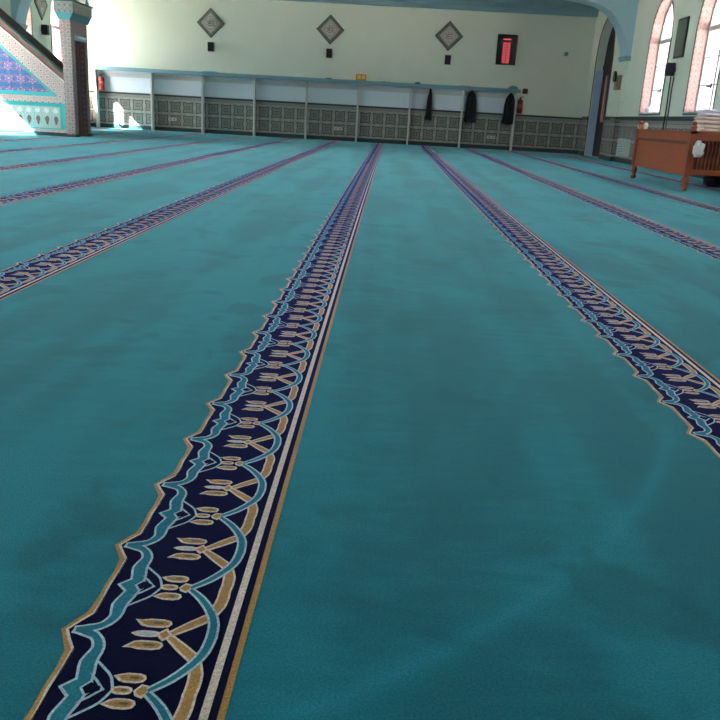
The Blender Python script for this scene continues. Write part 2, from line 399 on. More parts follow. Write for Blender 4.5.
# door in the arched opening on the right wall
a, b = DOOR
def dring(k): return [(a-k, 0.002)]+arch_pts(a-k, b+k, 2.75, 1.1+k)+[(b+k, 0.002)]
mb = MB(); mb.prism([(a+.004, 2.48)]+[p for p in arch_pts(a+.004, b-.004, 2.75, 1.096)]+[(b-.004, 2.48)], XR+.24, XR+.29, 'x')
PA, PB = a+1.12, a+1.36
mb.box(XR+.24, XR+.29, a+.004, PA, .004, 2.48); mb.box(XR+.24, XR+.29, PB, b-.004, .004, 2.48)
mb.box(XR+.24, XR+.29, PA, PB, .004, 1.0); mb.box(XR+.24, XR+.29, PA, PB, 2.28, 2.48)
dr = sbuild(mb, 'door_1', M_door)
k = MB(); ring_prism(k, XR-.014, XR+.003, dring(.035), dring(0)); k.build('casing', M_casing, dr)
k = MB(); k.box(XR+.02, XR+.235, b-.05, b-.012, .004, 2.45); k.build('open_leaf', M_dblue, dr)
k = MB()
for q in ((PA-.03, PA, .97, 2.31), (PB, PB+.03, .97, 2.31), (PA, PB, .97, 1.0), (PA, PB, 2.28, 2.31)): k.box(XR+.225, XR+.24, *q)
k.build('frame', M_dwood, dr)
k = MB(); k.box(XR+.26, XR+.266, PA, PB, 1.0, 2.28); k.build('pane', M_pglass, dr)
k = MB(); k.box(XR+.2, XR+.24, a+.02, b-.06, 2.48, 2.6); k.build('transom', M_door, dr)
k = MB()
for y0 in (a+.1, a+.58):
    for z0, z1 in ((.2, 1.0), (1.15, 2.3)): k.box(XR+.22, XR+.24, y0, y0+.4, z0, z1)
k.build('raised_panel', M_door, dr)
k = MB(); k.tube([(XR+.24, a+.56, 1.05), (XR+.18, a+.56, 1.05), (XR+.18, a+.68, 1.05)], .012); k.build('handle', M_metal, dr)

# ------------------------------------------------------------------ carpet
car = empty('fitted_carpet', (0, 0, 0), 'teal wall-to-wall carpet with long navy and gold scalloped bands covering the whole floor', 'carpet')
mb = MB(); mb.box(XL+.035, XR-.035, YF+.01, YB-.035, -.011, 0); mb.build('pile', M_pile, car)
PER, NREP, Y0 = .2585, 101, 1.0575-.2585*4
EDGE = -.173      # x of the outer gold edge of the band in front of the camera
W_, NV, GD, CM, LB, TL, OL = range(7)
def band_mesh():
    mb = MB(); mb.flat = True
    LZ = [.0006+.0004*k for k in range(8)]
    def poly(pts, z, mi): mb.add([(x-EDGE, y, LZ[z]) for x, y in pts], [list(range(len(pts)))], mi)
    ye = YB-.05
    def strip(x0, x1, z, mi):
        n_ = 60; ys = [Y0-.13+(ye-Y0+.13)*q_/n_ for q_ in range(n_+1)]
        mb.add([(x_-EDGE, y_, LZ[z]) for y_ in ys for x_ in (x0, x1)], [(2*q_, 2*q_+1, 2*q_+3, 2*q_+2) for q_ in range(n_)], mi)
    half_o = [(-.477, 0), (-.463, .027), (-.4515, .05), (-.4485, .09), (-.4505, .12925)]
    half_i = [(-.4645, 0), (-.4525, .022), (-.4365, .047), (-.436, .09), (-.4395, .12925)]
    def edge(half, dx):
        return [(x+dx, -v) for x, v in half[::-1][:-1]]+[(x+dx, v) for x, v in half]
    strip(-.4395, EDGE, 0, GD); strip(-.4395, -.184, 1, NV); strip(-.2095, -.1965, 2, CM)
    def outline(c, wl, taper=None):
        """quad strip around a centre line"""
        L, Rr = [], []
        n = len(c)
        for i_, (x, y) in enumerate(c):
            x0, y0 = c[max(i_-1, 0)]; x1, y1 = c[min(i_+1, n-1)]
            dx, dy = x1-x0, y1-y0; l = math.hypot(dx, dy) or 1
            w = wl[i_]/2 if isinstance(wl, (list, tuple)) else wl/2
            L.append((x-dy/l*w, y+dx/l*w)); Rr.append((x+dy/l*w, y-dx/l*w))
        return L, Rr
    def smooth(c, w, sub=3):
        out, ow = [], []
        n = len(c); w = w if isinstance(w, (list, tuple)) else [w]*n
        for i_ in range(n-1):
            p0, p1, p2, p3 = c[max(i_-1, 0)], c[i_], c[i_+1], c[min(i_+2, n-1)]
            for q in range(sub):
                t = q/sub
                out.append(tuple(.5*((2*b_)+(-a_+c_)*t+(2*a_-5*b_+4*c_-d_)*t*t+(-a_+3*b_-3*c_+d_)*t**3) for a_, b_, c_, d_ in zip(p0, p1, p2, p3)))
                ow.append(w[i_]*(1-t)+w[i_+1]*t)
        out.append(c[-1]); ow.append(w[-1]); return out, ow
    def stroke(c, w, e, zo, zi, mo, mi_, y, sgn, sub=3, lift=0):
        if y > 5: e = e*.55
        dz = (lift+(0 if sgn > 0 else 1))*6e-5
        c, w = smooth(c, w, sub)
        if e:
            wo = [q+2*e for q in w]
            d0 = Vector(c[0])-Vector(c[1]); d1 = Vector(c[-1])-Vector(c[-2])
            co = [tuple(Vector(c[0])+d0.normalized()*e)]+list(c[1:-1])+[tuple(Vector(c[-1])+d1.normalized()*e)]
            L, Q = outline(co, wo)
            for k in range(len(L)-1):
                mb.add([(px-EDGE, y+sgn*py, LZ[zo]+dz) for px, py in (L[k], L[k+1], Q[k+1], Q[k])], [(0, 1, 2, 3)], mo)
        L, Q = outline(c, w)
        for k in range(len(L)-1):
            mb.add([(px-EDGE, y+sgn*py, LZ[zi]+dz) for px, py in (L[k], L[k+1], Q[k+1], Q[k])], [(0, 1, 2, 3)], mi_)
    def blob(cx_, cy_, lx, ly, z, mi, y, sgn, pts=None):
        pts = pts or [(cx_+lx/2*math.cos(k*PI/5)*(1.0), cy_+ly/2*math.sin(k*PI/5)) for k in range(10)]
        mb.add([(a_-EDGE, y+sgn*b_, LZ[z]) for a_, b_ in pts], [list(range(len(pts)))], mi)
    def petal(cx_, cy_, lx, ly, tail, y, sgn, fill=GD, core=OL, rim=CM):
        def shp(e): 
            sp_ = lambda q_: math.copysign(abs(q_)**.75, q_)
            p = [(cx_+(lx/2+e)*sp_(math.cos(k*PI/5)), cy_+(ly/2+e)*sp_(math.sin(k*PI/5))) for k in range(10)]
            if tail: p[5] = (cx_-lx/2-e*1.5-tail[0], cy_+tail[1])
            return p
        blob(0, 0, 0, 0, 5, rim, y, sgn, shp(.0034)); blob(0, 0, 0, 0, 6, fill, y, sgn, shp(-.001))
        if core is not None: blob(cx_+.004, cy_, lx*.4, ly*.4, 7, core, y, sgn)
    for r in range(NREP):
        y = Y0+r*PER
        if y+PER/2 > ye: break
        far = y > 14
        eo = edge(half_o, 0); ei = edge(half_i, 0); ew = edge(half_i, -.0055)
        X1 = -.4
        for e_, z, mi in ((eo, 0, GD), (ew, 1, CM), (ei, 2, NV)):
            for p, q in zip(e_, e_[1:]):
                mb.add([(p[0]-EDGE, y+p[1], LZ[z]), (X1-EDGE, y+p[1], LZ[z]), (X1-EDGE, y+q[1], LZ[z]), (q[0]-EDGE, y+q[1], LZ[z])], [(0, 1, 2, 3)], mi)
        sub = 1 if far else 3
        for sg in (1, -1):
            # gold stem: from the tulip, under the arc, out to the mid-point
            stroke([(-.298, .003), (-.272, .027), (-.247, .050)], [.006, .0125, .014], .0042, 3, 4, CM, GD, y, sg, 1)
            stroke([(-.2405, .062), (-.2345, .085), (-.2325, .108), (-.2335, .130)], [.012, .0155, .015, .014], .004, 3, 4, CM, GD, y, sg, sub)
            # teal vine
            stroke([(-.452, 0), (-.434, .004), (-.413, .016), (-.4015, .04), (-.4045, .072), (-.399, .098), (-.393, .130)],
                   [.010, .015, .011, .014, .021, .020, .017], .0044, 3, 4, LB, TL, y, sg, sub)
            if not far:
                stroke([(-.392, .098), (-.377, .112), (-.362, .130)], .001, .0017, 3, 4, LB, LB, y, sg, 1, 2)
                stroke([(-.389, .072), (-.374, .086), (-.358, .103), (-.3475, .130)], .001, .0017, 3, 4, LB, LB, y, sg, 2, 2)
            # teal arc
            stroke([(-.2960, .1275), (-.268, .100), (-.244, .064), (-.2325, .033), (-.2295, -.001)], [.006, .009, .0105, .0115, .012], .0042, 5, 6, LB, TL, y, sg, sub)
            petal(-.328, .0275, .048, .0165, (.008, .008), y, sg)
        if not far:
            petal(-.335, 0, .036, .010, (.004, 0), y, 1, LB, None, CM)
        blob(0, 0, 0, 0, 5, CM, y, 1, [(-.322, 0), (-.306, .017), (-.293, 0), (-.306, -.017)])
        blob(0, 0, 0, 0, 6, GD, y, 1, [(-.315, 0), (-.306, .010), (-.298, 0), (-.306, -.010)])
        ym = y+PER/2
        # leaf lobe on the vine and its hole
        mb.add([(a_-EDGE, ym+b_, LZ[3]+2.6e-4) for a_, b_ in [(-.429, 0), (-.404, -.026), (-.39, 0), (-.404, .026)]], [(0, 1, 2, 3)], LB)
        mb.add([(a_-EDGE, ym+b_, LZ[4]+2.6e-4) for a_, b_ in [(-.4225, 0), (-.403, -.020), (-.39, 0), (-.403, .020)]], [(0, 1, 2, 3)], TL)
        mb.add([(a_-EDGE, ym+b_, LZ[5]) for a_, b_ in [(-.397, 0), (-.385, -.017), (-.369, 0), (-.385, .017)]], [(0, 1, 2, 3)], LB)
        mb.add([(a_-EDGE, ym+b_, LZ[6]) for a_, b_ in [(-.3925, 0), (-.3835, -.0125), (-.366, -.004), (-.366, .004), (-.3835, .0125)]], [(0, 1, 2, 3, 4)], NV)
        for sg in (1, -1): petal(-.3265, .0265, .037, .0155, (.006, .003), ym, sg)
        if not far: petal(-.334, 0, .026, .011, None, ym, 1)
        blob(0, 0, 0, 0, 6, CM, ym, 1, [(-.3165, 0), (-.308, .0145), (-.2955, .012), (-.293, -.001), (-.300, -.0145), (-.312, -.010)])
        blob(0, 0, 0, 0, 7, GD, ym, 1, [(-.3125, 0), (-.306, .010), (-.2985, .008), (-.297, -.001), (-.302, -.010), (-.309, -.006)])
    mb.v = [(x_+.00022*y_*y_, y_, z_) for x_, y_, z_ in mb.v]      # the woven bands drift slightly sideways down the hall
    return mb
mb = band_mesh(); MATS = [M_white, M_cnavy, M_cgold, M_ccream, M_clight, M_cteal, M_colive]
band = mb.build('border_band', MATS, car)
first = True
for k in range(-6, 5):
    o = band if first else band.copy()
    if not first: COL.objects.link(o); o.parent = car
    first = False
    o.location = (EDGE+1.362*k, 0, 0); o.scale = (.962 if k <= 0 else .995, 1, 1)

# ------------------------------------------------------------------ coat rack along the back wall
rk = empty('coat_rack', (-2.6, 25.95, 0), 'long pale blue coat shelf on white upright boards along the tiled back wall', 'coat rack')
mb = MB(); mb.box(-9.24, 4.02, 25.8, YB-.02, 1.76, 1.79); mb.build('shelf_board', M_blue, rk)
mb = MB(); mb.box(-9.24, 4.02, 25.775, 25.8, 1.72, 1.83); mb.build('fascia', M_blue, rk)
mb = MB(); mb.box(-9.1, 4.0, YB-.035, YB-.002, 1.105, 1.755); mb.build('back_panel', mat('cool_white_board', S(228, 232, 240), .5), rk)
mb = MB(); mb.box(-9.24, 4.02, YB-.05, YB-.035, 1.55, 1.66)
mb.build('hook_rail', M_white, rk)
for x in (-9.14, -7.39, -5.80, -4.18, -2.56, -.96, .66, 2.29, 3.92):
    mb = MB(); mb.prism([(x-.022, 25.8), (x+.022, 25.8), (x+.022, YB-.05), (x-.022, YB-.05)], .002, 1.76, 'z'); mb.build('upright', M_white, rk)
hx = [-8.2+.54*k for k in range(23)]
def hook(x, L):
    mb = MB(); mb.tube([(x, YB-.05, 1.63), (x, YB-.1, 1.62), (x, YB-.13, 1.60), (x, YB-.14, 1.63), (x, YB-.14, 1.66)], .006, n=6); return mb.build('hook', M_metal, L)
for x in (1.27, 2.56, 3.76): hook(x, rk)

def garment(name, x, z0, z1, w0, w1, dep, mt, label, neck=.05, seed=0, sh=.16):
    """hanging coat: profile narrow at the hook, sloping shoulders, folds to the hem"""
    mb = MB(); n = 28; rows = 22; vs = []; rr = random.Random(seed); ph = rr.random()*6
    for j in range(rows+1):
        t = j/rows; z = z1+(z0-z1)*t
        if t < sh: w = neck+(w0-neck)*(math.sin(t/sh*PI/2)**.8)
        else: w = w0+(w1-w0)*((t-sh)/(1-sh))
        d = dep*(.35+.65*min(1, t*2.2))
        for k in range(n):
            a_ = 2*PI*k/n
            f = 1+.13*t*math.sin(5*a_+ph+t*1.2)+.07*t*math.sin(9*a_+2*ph)
            zz = z+(.03*math.sin(3*a_+ph) if j == rows else 0)
            vs.append((x+w/2*math.cos(a_)*f+.012*math.sin(t*5+ph), YB-.16+d/2*math.sin(a_)*f, zz))
    fs = [[j*n+k, j*n+(k+1) % n, (j+1)*n+(k+1) % n, (j+1)*n+k] for j in range(rows) for k in range(n)]
    fs += [list(range(n)), [rows*n+k for k in range(n)]]
    r = empty(name, (x, YB-.16, z0), label, 'coat', None)
    mb.add(vs, fs, 0, True); mb.build('body', mt, r)
    mb = MB()   # sleeves hanging at the sides
    for sg in (-1, 1):
        pts = [(x+sg*w0*.36, YB-.17, z1-(z1-z0)*.2), (x+sg*w0*.47, YB-.2, z1-(z1-z0)*.4), (x+sg*w0*.50, YB-.21, z1-(z1-z0)*.62), (x+sg*w0*.47, YB-.2, z1-(z1-z0)*.78)]
        m2 = MB(); m2.tube(pts, min(.045, w0*.16), 0, 10); m2.build('sleeve', mt, r)
    mb = MB(); mb.lathe([(neck*.5, z1-.06), (neck*.75, z1-.03), (neck*.6, z1), (neck*.3, z1+.02)], x, YB-.155, n=12); mb.build('collar', mt, r)
    return r
garment('hanging_coat', 1.27, .78, 1.70, .13, .20, .13, M_coat2, 'narrow dark scarf-like coat hanging alone in the second bay from the right end', .05, 1, .3)
garment('hanging_coat', 2.56, .80, 1.71, .26, .33, .17, M_coat2, 'dark coat hanging in the last bay, the left one of its two', .07, 2)
garment('hanging_coat', 3.76, .80, 1.70, .30, .42, .18, M_coat, 'wide black coat hanging beside the last upright board of the rack', .07, 5, .3)

# things on top of the shelf
ZS = 1.791
r = empty('cardboard_box', (-.89, 25.92, ZS), 'small orange and yellow box on the coat shelf', 'box')
mb = MB(); mb.box(-1.05, -.73, 25.84, 26.0, ZS, ZS+.22, 0); mb.build('carton', mat('orange_card', S(214, 140, 60), .7), r)
mb = MB(); mb.box(-1.0, -.9, 25.832, 25.84, ZS+.09, ZS+.19); mb.box(-.86, -.77, 25.832, 25.84, ZS+.09, ZS+.19); mb.build('printed_patch', mat('yellow_print', S(238, 204, 120), .7), r)
mb = MB(); mb.box(-.93, -.85, 25.835, 26.0, ZS+.2195, ZS+.222); mb.build('tape', mat('brown_tape', S(150, 90, 40), .5), r)
def book(x0, x1, h, mt, label, y0=25.84, dz=0):
    r = empty('book', ((x0+x1)/2, y0+.1, ZS+dz), label, 'book', None)
    z = ZS+dz
    mb = MB(); mb.box(x0, x1, y0, y0+.17, z, z+.008); mb.box(x0, x1, y0, y0+.17, z+h-.008, z+h); mb.box(x0, x0+.01, y0, y0+.17, z+.008, z+h-.008); mb.build('cover', mt, r)
    mb = MB(); mb.box(x0+.01, x1-.008, y0+.006, y0+.164, z+.008, z+h-.008); mb.build('pages', mat('paper', S(210, 204, 190), .9), r)
book(-.26, .03, .05, mat('grey_green_cover', S(72, 84, 80), .6), 'grey-green book lying flat on the shelf, nearer the orange box')
book(.06, .36, .04, mat('dark_grey_cover', S(70, 74, 78), .6), 'dark grey book lying flat on the shelf, just right of the grey-green one')
book(2.17, 2.50, .055, mat('dark_slate_cover', S(52, 66, 66), .6), 'dark slate book lying flat on the shelf above the middle hanging coat')
def cap(x, w, h, mt, label, y=25.92):
    r = MB(); n = 20
    prof = [(w*.5, 0), (w*.52, h*.3), (w*.5, h*.75), (w*.42, h*.96), (w*.2, h)]
    r.lathe([(a_, ZS+b_) for a_, b_ in prof], x, y, n=n)
    o = r.build('prayer_cap', mt, None, (x, y, ZS)); return tag(o, label, 'cap')
cap(-1.89, .2, .07, fabric('grey_blue_knit', S(96, 122, 128)), 'small grey-blue knitted cap on the coat shelf left of the orange box')
cap(.86, .17, .08, fabric('dark_knit', S(44, 58, 60)), 'small dark cap on the coat shelf above the narrow hanging garment')
def cloth_lump(name, x, y, z, sx, sy, sz, mt, label, cat, seed=0, amp=.35, root=True):
    mb = MB(); n, rws = 22, 12; vs = []
    for j in range(rws+1):
        th = PI*j/rws
        for k in range(n):
            a_ = 2*PI*k/n
            d = Vector((math.sin(th)*math.cos(a_), math.sin(th)*math.sin(a_), math.cos(th)))
            q = 1+amp*(noise.noise(d*1.8+Vector((seed, 3, 1)))+.5*noise.noise(d*4+Vector((seed, 0, 5))))
            p = Vector((d.x*sx*q, d.y*sy*q, max(-1, d.z*q)*sz)); p.z = max(p.z, -sz*.85)
            vs.append((x+p.x, y+p.y, z+sz*.85+p.z))
    fs = [[j*n+k, j*n+(k+1) % n, (j+1)*n+(k+1) % n, (j+1)*n+k] for j in range(rws) for k in range(n)]
    mb.add(vs, fs, 0, True); o = mb.build(name, mt, None, (x, y, z)); return tag(o, label, cat)
cloth_lump('folded_scarf', 3.8, 25.93, ZS, .14, .09, .07, fabric('pale_green_cloth', S(110, 150, 140)), 'crumpled pale green cloth at the end of the coat shelf', 'cloth', 4)
cloth_lump('folded_scarf', -5.55, 25.93, ZS, .28, .09, .045, fabric('pale_blue_cloth', S(150, 190, 200)), 'low pale blue cloth heap on the coat shelf under the first diamond plaque', 'cloth', 9, .2)

# ------------------------------------------------------------------ wall things
# diamond plaques with tiled border and round medallion
M_pl1 = tile('plaque_border_tile', (0, 2), .09, .09, S(98, 108, 92), S(60, 72, 66), S(140, 132, 118), S(86, 92, 80), petals=4)
M_pl1y = tile('plaque_border_tile_side', (1, 2), .09, .09, S(98, 108, 92), S(60, 72, 66), S(140, 132, 118), S(86, 92, 80), petals=4)
M_pl2 = mat('plaque_medallion_ground', S(176, 164, 158), .5); M_pl3 = mat('plaque_script', S(112, 108, 96), .5); M_plE = mat('plaque_edge', S(66, 74, 64), .5)
def plaque(c, zc, label, side='back'):
    """c = position along the wall"""
    hw = .43; rt = empty('diamond_plaque', (c, YB, zc) if side == 'back' else (XL, c, zc), label, 'wall plaque', 'diamond plaques high on the walls')
    def T(u, d, v): return (c+u, YB-d, zc+v) if side == 'back' else (XL+d, c+u, zc+v)
    def plate(poly, d0, d1, name, mt, parent):
        mb = MB(); n = len(poly)
        mb.add([T(u, d0, v) for u, v in poly]+[T(u, d1, v) for u, v in poly],
               [list(range(n)), list(range(n, 2*n))]+[[i_, (i_+1) % n, n+(i_+1) % n, n+i_] for i_ in range(n)])
        return mb.build(name, mt, parent)
    dm = lambda h: [(0, h), (h, 0), (0, -h), (-h, 0)]
    plate(dm(hw), 0.002, .035, 'frame', M_plE, rt)
    plate(dm(hw-.035), .035, .04, 'border', M_pl1 if side == 'back' else M_pl1y, rt)
    plate(dm(hw-.13), .04, .043, 'ground', M_pl2, rt)
    disc = plate([(.215*math.cos(k*PI/16), .215*math.sin(k*PI/16)) for k in range(32)], .043, .047, 'medallion', mat('medallion_cream', S(190, 178, 170), .5), rt)
    mb = MB()
    for pts in ([(-.13, .06), (-.05, .02), (.03, .05), (.12, .02), (.13, .09)], [(-.12, -.05), (-.03, -.09), (.08, -.06), (.13, -.1)], [(-.02, .13), (-.03, .02), (-.05, -.04)], [(.07, .12), (.06, .03)],
                [(-.1, 0), (-.02, -.03), (.06, -.01), (.1, -.04)]):
        mb.tube([T(u, .05, v) for u, v in pts], .009, n=5)
    mb.tube([T(.185*math.cos(k*PI/12), .049, .185*math.sin(k*PI/12)) for k in range(25)], .006, n=5)
    mb.build('script', M_pl3, rt)
    return rt
plaque(-5.58, 3.26, 'tiled diamond plaque with round medallion, leftmost of three on back wall')
plaque(-1.91, 3.26, 'tiled diamond plaque with round medallion, middle of three on back wall')
plaque(1.72, 3.26, 'tiled diamond plaque with round medallion, rightmost of three on back wall')
plaque(23.72, 3.3, 'tiled diamond plaque on the left wall above the stair rail', 'left')
def speaker(c, zc, label, side):
    t = {'back': lambda u, d, v: (c+u, YB-d, zc+v), 'left': lambda u, d, v: (XL+d, c+u, zc+v), 'right': lambda u, d, v: (XR-d, c+u, zc+v)}[side]
    rt = empty('wall_speaker', t(0, 0, 0), label, 'speaker', 'small wall speakers')
    def bx(u0, u1, d0, d1, v0, v1, name, mt, parent=None):
        mb = MB(); P = [t(u0, d0, v0), t(u1, d1, v1)]
        mb.box(*[f(P[0][k], P[1][k]) for k in range(3) for f in (min, max)]); return mb.build(name, mt, parent or rt)
    bx(-.085, .085, .04, .2, -.13, .13, 'cabinet', M_navy); bx(-.07, .07, .2, .208, -.115, .115, 'grille', M_black)
    bx(-.02, .02, .0, .04, -.05, .05, 'bracket', M_metal)
    return rt
speaker(-5.56, 2.57, 'small dark wall speaker below the leftmost back-wall plaque', 'back')
speaker(-1.91, 2.57, 'small dark wall speaker below the middle back-wall plaque', 'back')
speaker(1.73, 2.57, 'small dark wall speaker below the rightmost back-wall plaque', 'back')
speaker(23.68, 2.62, 'small dark speaker on the left wall above the pulpit stair rail', 'left')
speaker(18.3, 2.1, 'small dark speaker on the right wall below the tall grey panel', 'right')

# prayer-time LED board
rt = empty('led_display', (3.5, YB, 2.95), 'black digital board with a column of red lit digits on back wall', 'display')
mb = MB(); mb.box(3.2, 3.8, YB-.07, YB-.001, 2.52, 3.39); mb.build('casing', M_black, rt)
mb = MB(); mb.box(3.36, 3.62, YB-.074, YB-.07, 2.56, 3.35); mb.build('screen', mat('dark_red_screen', S(60, 6, 10), .3), rt)
mb = MB(); SEG = {'0': 'abcdef', '1': 'bc', '2': 'abged', '3': 'abgcd', '4': 'fgbc', '5': 'afgcd', '6': 'afgedc', '7': 'abc', '8': 'abcdefg'}
def digit(x, z, w, h, ch):
    tk = .011; f0, f1 = YB-.078, YB-.074
    g = {'a': (x, x+w, z+h-tk, z+h), 'd': (x, x+w, z, z+tk), 'g': (x, x+w, z+h/2-tk/2, z+h/2+tk/2), 'f': (x, x+tk, z+h/2, z+h), 'e': (x, x+tk, z, z+h/2), 'b': (x+w-tk, x+w, z+h/2, z+h), 'c': (x+w-tk, x+w, z, z+h/2)}
    for q in SEG[ch]: a_ = g[q]; mb.box(a_[0], a_[1], f0, f1, a_[2], a_[3])
mb.box(3.37, 3.61, YB-.078, YB-.074, 3.235, 3.265)
for rI in range(8):
    z = 3.10-rI*.075
    for q in range(4): digit(3.385+q*.05+(.018 if q > 1 else 0), z, .036, .058, '8')
mb.build('digits', emis('red_led', (1, .12, .16, 1), .12), rt)

def small_box(name, x0, x1, y0, y1, z0, z1, mt, label, cat, extra=None):
    rt = empty(name, ((x0+x1)/2, (y0+y1)/2, z0), label, cat)
    mb = MB(); mb.box(x0, x1, y0, y1, z0, z1, 0, min(x1-x0, z1-z0)*.15); mb.build('housing', mt, rt)
    if extra: extra(rt)
    return rt
def f_(rt): mb = MB(); mb.lathe([(.03, YB-.075), (.03, YB-.06)], 4.2, 1.79, n=14, axis='y'); mb.build('button', M_black, rt)
small_box('alarm_call_point', 4.12, 4.28, YB-.06, YB-.001, 1.71, 1.87, M_dred, 'small red alarm call point on back wall beside the shelf end', 'alarm', f_)
def f_(rt): mb = MB(); mb.lathe([(.02, YB-.08), (.028, YB-.065), (.03, YB-.05)], 5.32, 2.93, n=14, axis='y'); mb.build('lens', M_metal, rt)
small_box('motion_sensor', 5.26, 5.38, YB-.05, YB-.001, 2.87, 2.99, mat('sensor_beige', S(150, 140, 132), .5), 'small square sensor high on the back wall near the corner', 'sensor', f_)
for x, lab in ((-6.8, 'white wall socket on the tiles in the second bay from the left'), (-1.54, 'white wall socket on the tiles below the orange box'), (3.29, 'white wall socket on the tiles between the two rightmost coats')):
    def f_(rt, x=x):
        for dx in (-.06, .06): mb = MB(); mb.lathe([(.024, YB-.056), (.026, YB-.05)], x+dx, .37, n=12, axis='y'); mb.build('outlet', mat('socket_grey', S(120, 120, 118), .5), rt)
    o = small_box('wall_socket', x-.13, x+.13, YB-.05, YB-.035, .32, .42, M_white, lab, 'socket', f_); o['group'] = 'wall sockets on the back wall'

def extinguisher(x, y, z0, h, label):
    rt = empty('fire_extinguisher', (x, y, z0), label, 'fire extinguisher')
    r = .085
    mb = MB(); mb.lathe([(r*.85, z0), (r, z0+.02), (r, z0+h*.72), (r*.85, z0+h*.8), (r*.35, z0+h*.86), (r*.3, z0+h*.88)], x, y, n=20); mb.build('cylinder', M_red, rt)
    mb = MB(); mb.lathe([(r*.32, z0+h*.88), (r*.35, z0+h*.93), (r*.2, z0+h*.95)], x, y, n=12); mb.build('valve', M_metal, rt)
    mb = MB(); mb.prism([(x-.02, z0+h*.94), (x+.10, z0+h*.99), (x+.10, z0+h*1.02), (x-.03, z0+h*.98)], y-.012, y+.012, 'y'); mb.build('handle', M_black, rt)
    mb = MB(); mb.tube([(x-.02, y-.02, z0+h*.92), (x-.10, y-.03, z0+h*.85), (x-.115, y-.03, z0+h*.5), (x-.105, y-.02, z0+h*.15)], .012); mb.build('hose', M_black, rt)
    mb = MB(); mb.lathe([(r+.002, z0+h*.3), (r+.002, z0+h*.55)], x, y, n=20); mb.build('label_sleeve', mat('extinguisher_label', S(200, 90, 80), .5), rt)
    mb = MB(); mb.box(x-.03, x+.03, y+r, YB-.001, z0+h*.6, z0+h*.68); mb.build('wall_bracket', M_metal, rt)
extinguisher(4.07, YB-.12, 1.12, .5, 'red fire extinguisher on the back wall behind the last upright of the rack')
extinguisher(-8.98, YB-.17, 1.13, .48, 'red fire extinguisher hung in the leftmost bay of the coat rack, beside the pulpit portal')

# right wall: tall grey panel, beige wall box with black handset, cables, low white box
rt = empty('framed_panel', (XR, 18.2, 2.7), 'tall grey-green framed calligraphy panel between the two arched windows', 'picture')
mb = MB(); mb.box(XR-.035, XR-.001, 17.92, 18.5, 2.33, 3.12); mb.build('frame', M_dtrim, rt)
mb = MB(); mb.box(XR-.04, XR-.035, 17.96, 18.46, 2.37, 3.08); mb.build('panel', tile('grey_green_panel', (1, 2), .12, .1, S(104, 112, 98), S(82, 92, 80), S(120, 124, 110), S(96, 100, 88), petals=4), rt)
rt = empty('wall_intercom', (XR-.12, 22.1, 1.8), 'small beige box with black handset on the right wall before the door', 'intercom')
mb = MB(); mb.box(XR-.2, XR-.121, 21.93, 22.33, 1.80, 2.16); mb.build('housing', mat('beige_box', S(150, 136, 112), .6), rt)
mb = MB(); mb.prism([(22.13, 2.0), (22.3, 2.0), (22.33, 2.06), (22.33, 2.24), (22.26, 2.27), (22.17, 2.22), (22.13, 2.1)], XR-.25, XR-.2, 'x'); mb.build('handset', M_black, rt)
mb = MB(); mb.box(XR-.21, XR-.2, 21.97, 22.1, 1.86, 2.1); mb.build('face_plate', mat('brown_plate', S(120, 100, 78), .5), rt)
for q, (y, lb) in enumerate(((18.24, 'thin dark cable down the right wall below the speaker, nearer the camera'), (18.36, 'thin dark cable down the right wall below the speaker, nearer the door'))):
    mb = MB(); mb.tube([(XR-.03-.02*q, y+.02*math.sin(k*1.1+q)*(1-k/9), 1.96-(1.96-.08)*k/9) for k in range(10)], .014)
    tag(mb.build('speaker_cable', M_black, None, (XR, y, .08)), lb, 'cable', 'cables under the right-wall speaker')
def f_(rt):
    mb = MB()
    for k in range(6): mb.box(XR-.187, XR-.182, 20.7, 21.2, .22+k*.06, .24+k*.06)
    mb.build('vent_slats', mat('vent_grey', S(150, 154, 150), .5), rt)
small_box('wall_heater', XR-.18, XR-.032, 20.64, 21.28, .17, .6, mat('off_white_enamel', S(196, 204, 196), .45), 'small off-white box low on the tiled right wall, just past the wooden enclosure', 'heater', f_)
cloth_lump('cleaning_cloth', XR+.1, 20.1, SILL+.031, .06, .12, .07, mat('white_cloth', S(225, 225, 222), .9), 'small crumpled white cloth on the sill of the farther right-hand window', 'cloth', 2)

# ------------------------------------------------------------------ minbar (pulpit)
MY0, MY1 = 18.1, 19.05
rt = empty('tiled_pulpit', (-8.7, 18.6, 0), 'turquoise and pink tiled pulpit staircase with patterned portal by the left wall', 'pulpit')
XS = -6.9   # portal front face
def zr(x): return 1.15+(-7.1-x)*.785     # lower edge of the rail along the stair
# side panels (near side detailed)
def slab(poly, y0, y1, name, mt, p=rt): mb = MB(); mb.prism(poly, y0, y1, 'y'); return mb.build(name, mt, p)
XE = -9.79
for (y0, y1, fr) in ((MY0+.02, MY0+.1, 1), (MY1-.1, MY1-.02, -1)):
    slab([(XE, 0.002), (-7.08, 0.002), (-7.08, zr(-7.08)), (XE, zr(XE))], y0, y1, 'side_wall', M_mteal)
yf = MY0+.02
sp = slab([(XE, .80), (-7.1, .80), (-7.1, zr(-7.1)), (XE, zr(XE))], yf-.012, yf, 'stringer_border', M_mband)
ub = slab([(XE, .84), (-7.25, .84), (XE, zr(XE)-.28)], yf-.02, yf-.012, 'upper_triangle', M_mteal)
slab([(XE, .92), (-7.42, .92), (XE, zr(XE)-.34)], yf-.026, yf-.02, 'blue_floral_field', M_mblue, ub)
slab([(XE, .70), (-7.1, .70), (-7.1, .80), (XE, .80)], yf-.016, yf, 'middle_band', M_mband)
slab([(XE, .08), (-7.1, .08), (-7.1, .14), (XE, .14)], yf-.016, yf, 'foot_band', M_mband)
slab([(XE, 0.002), (-7.1, 0.002), (-7.1, .08), (XE, .08)], yf-.03, yf, 'plinth', M_base)
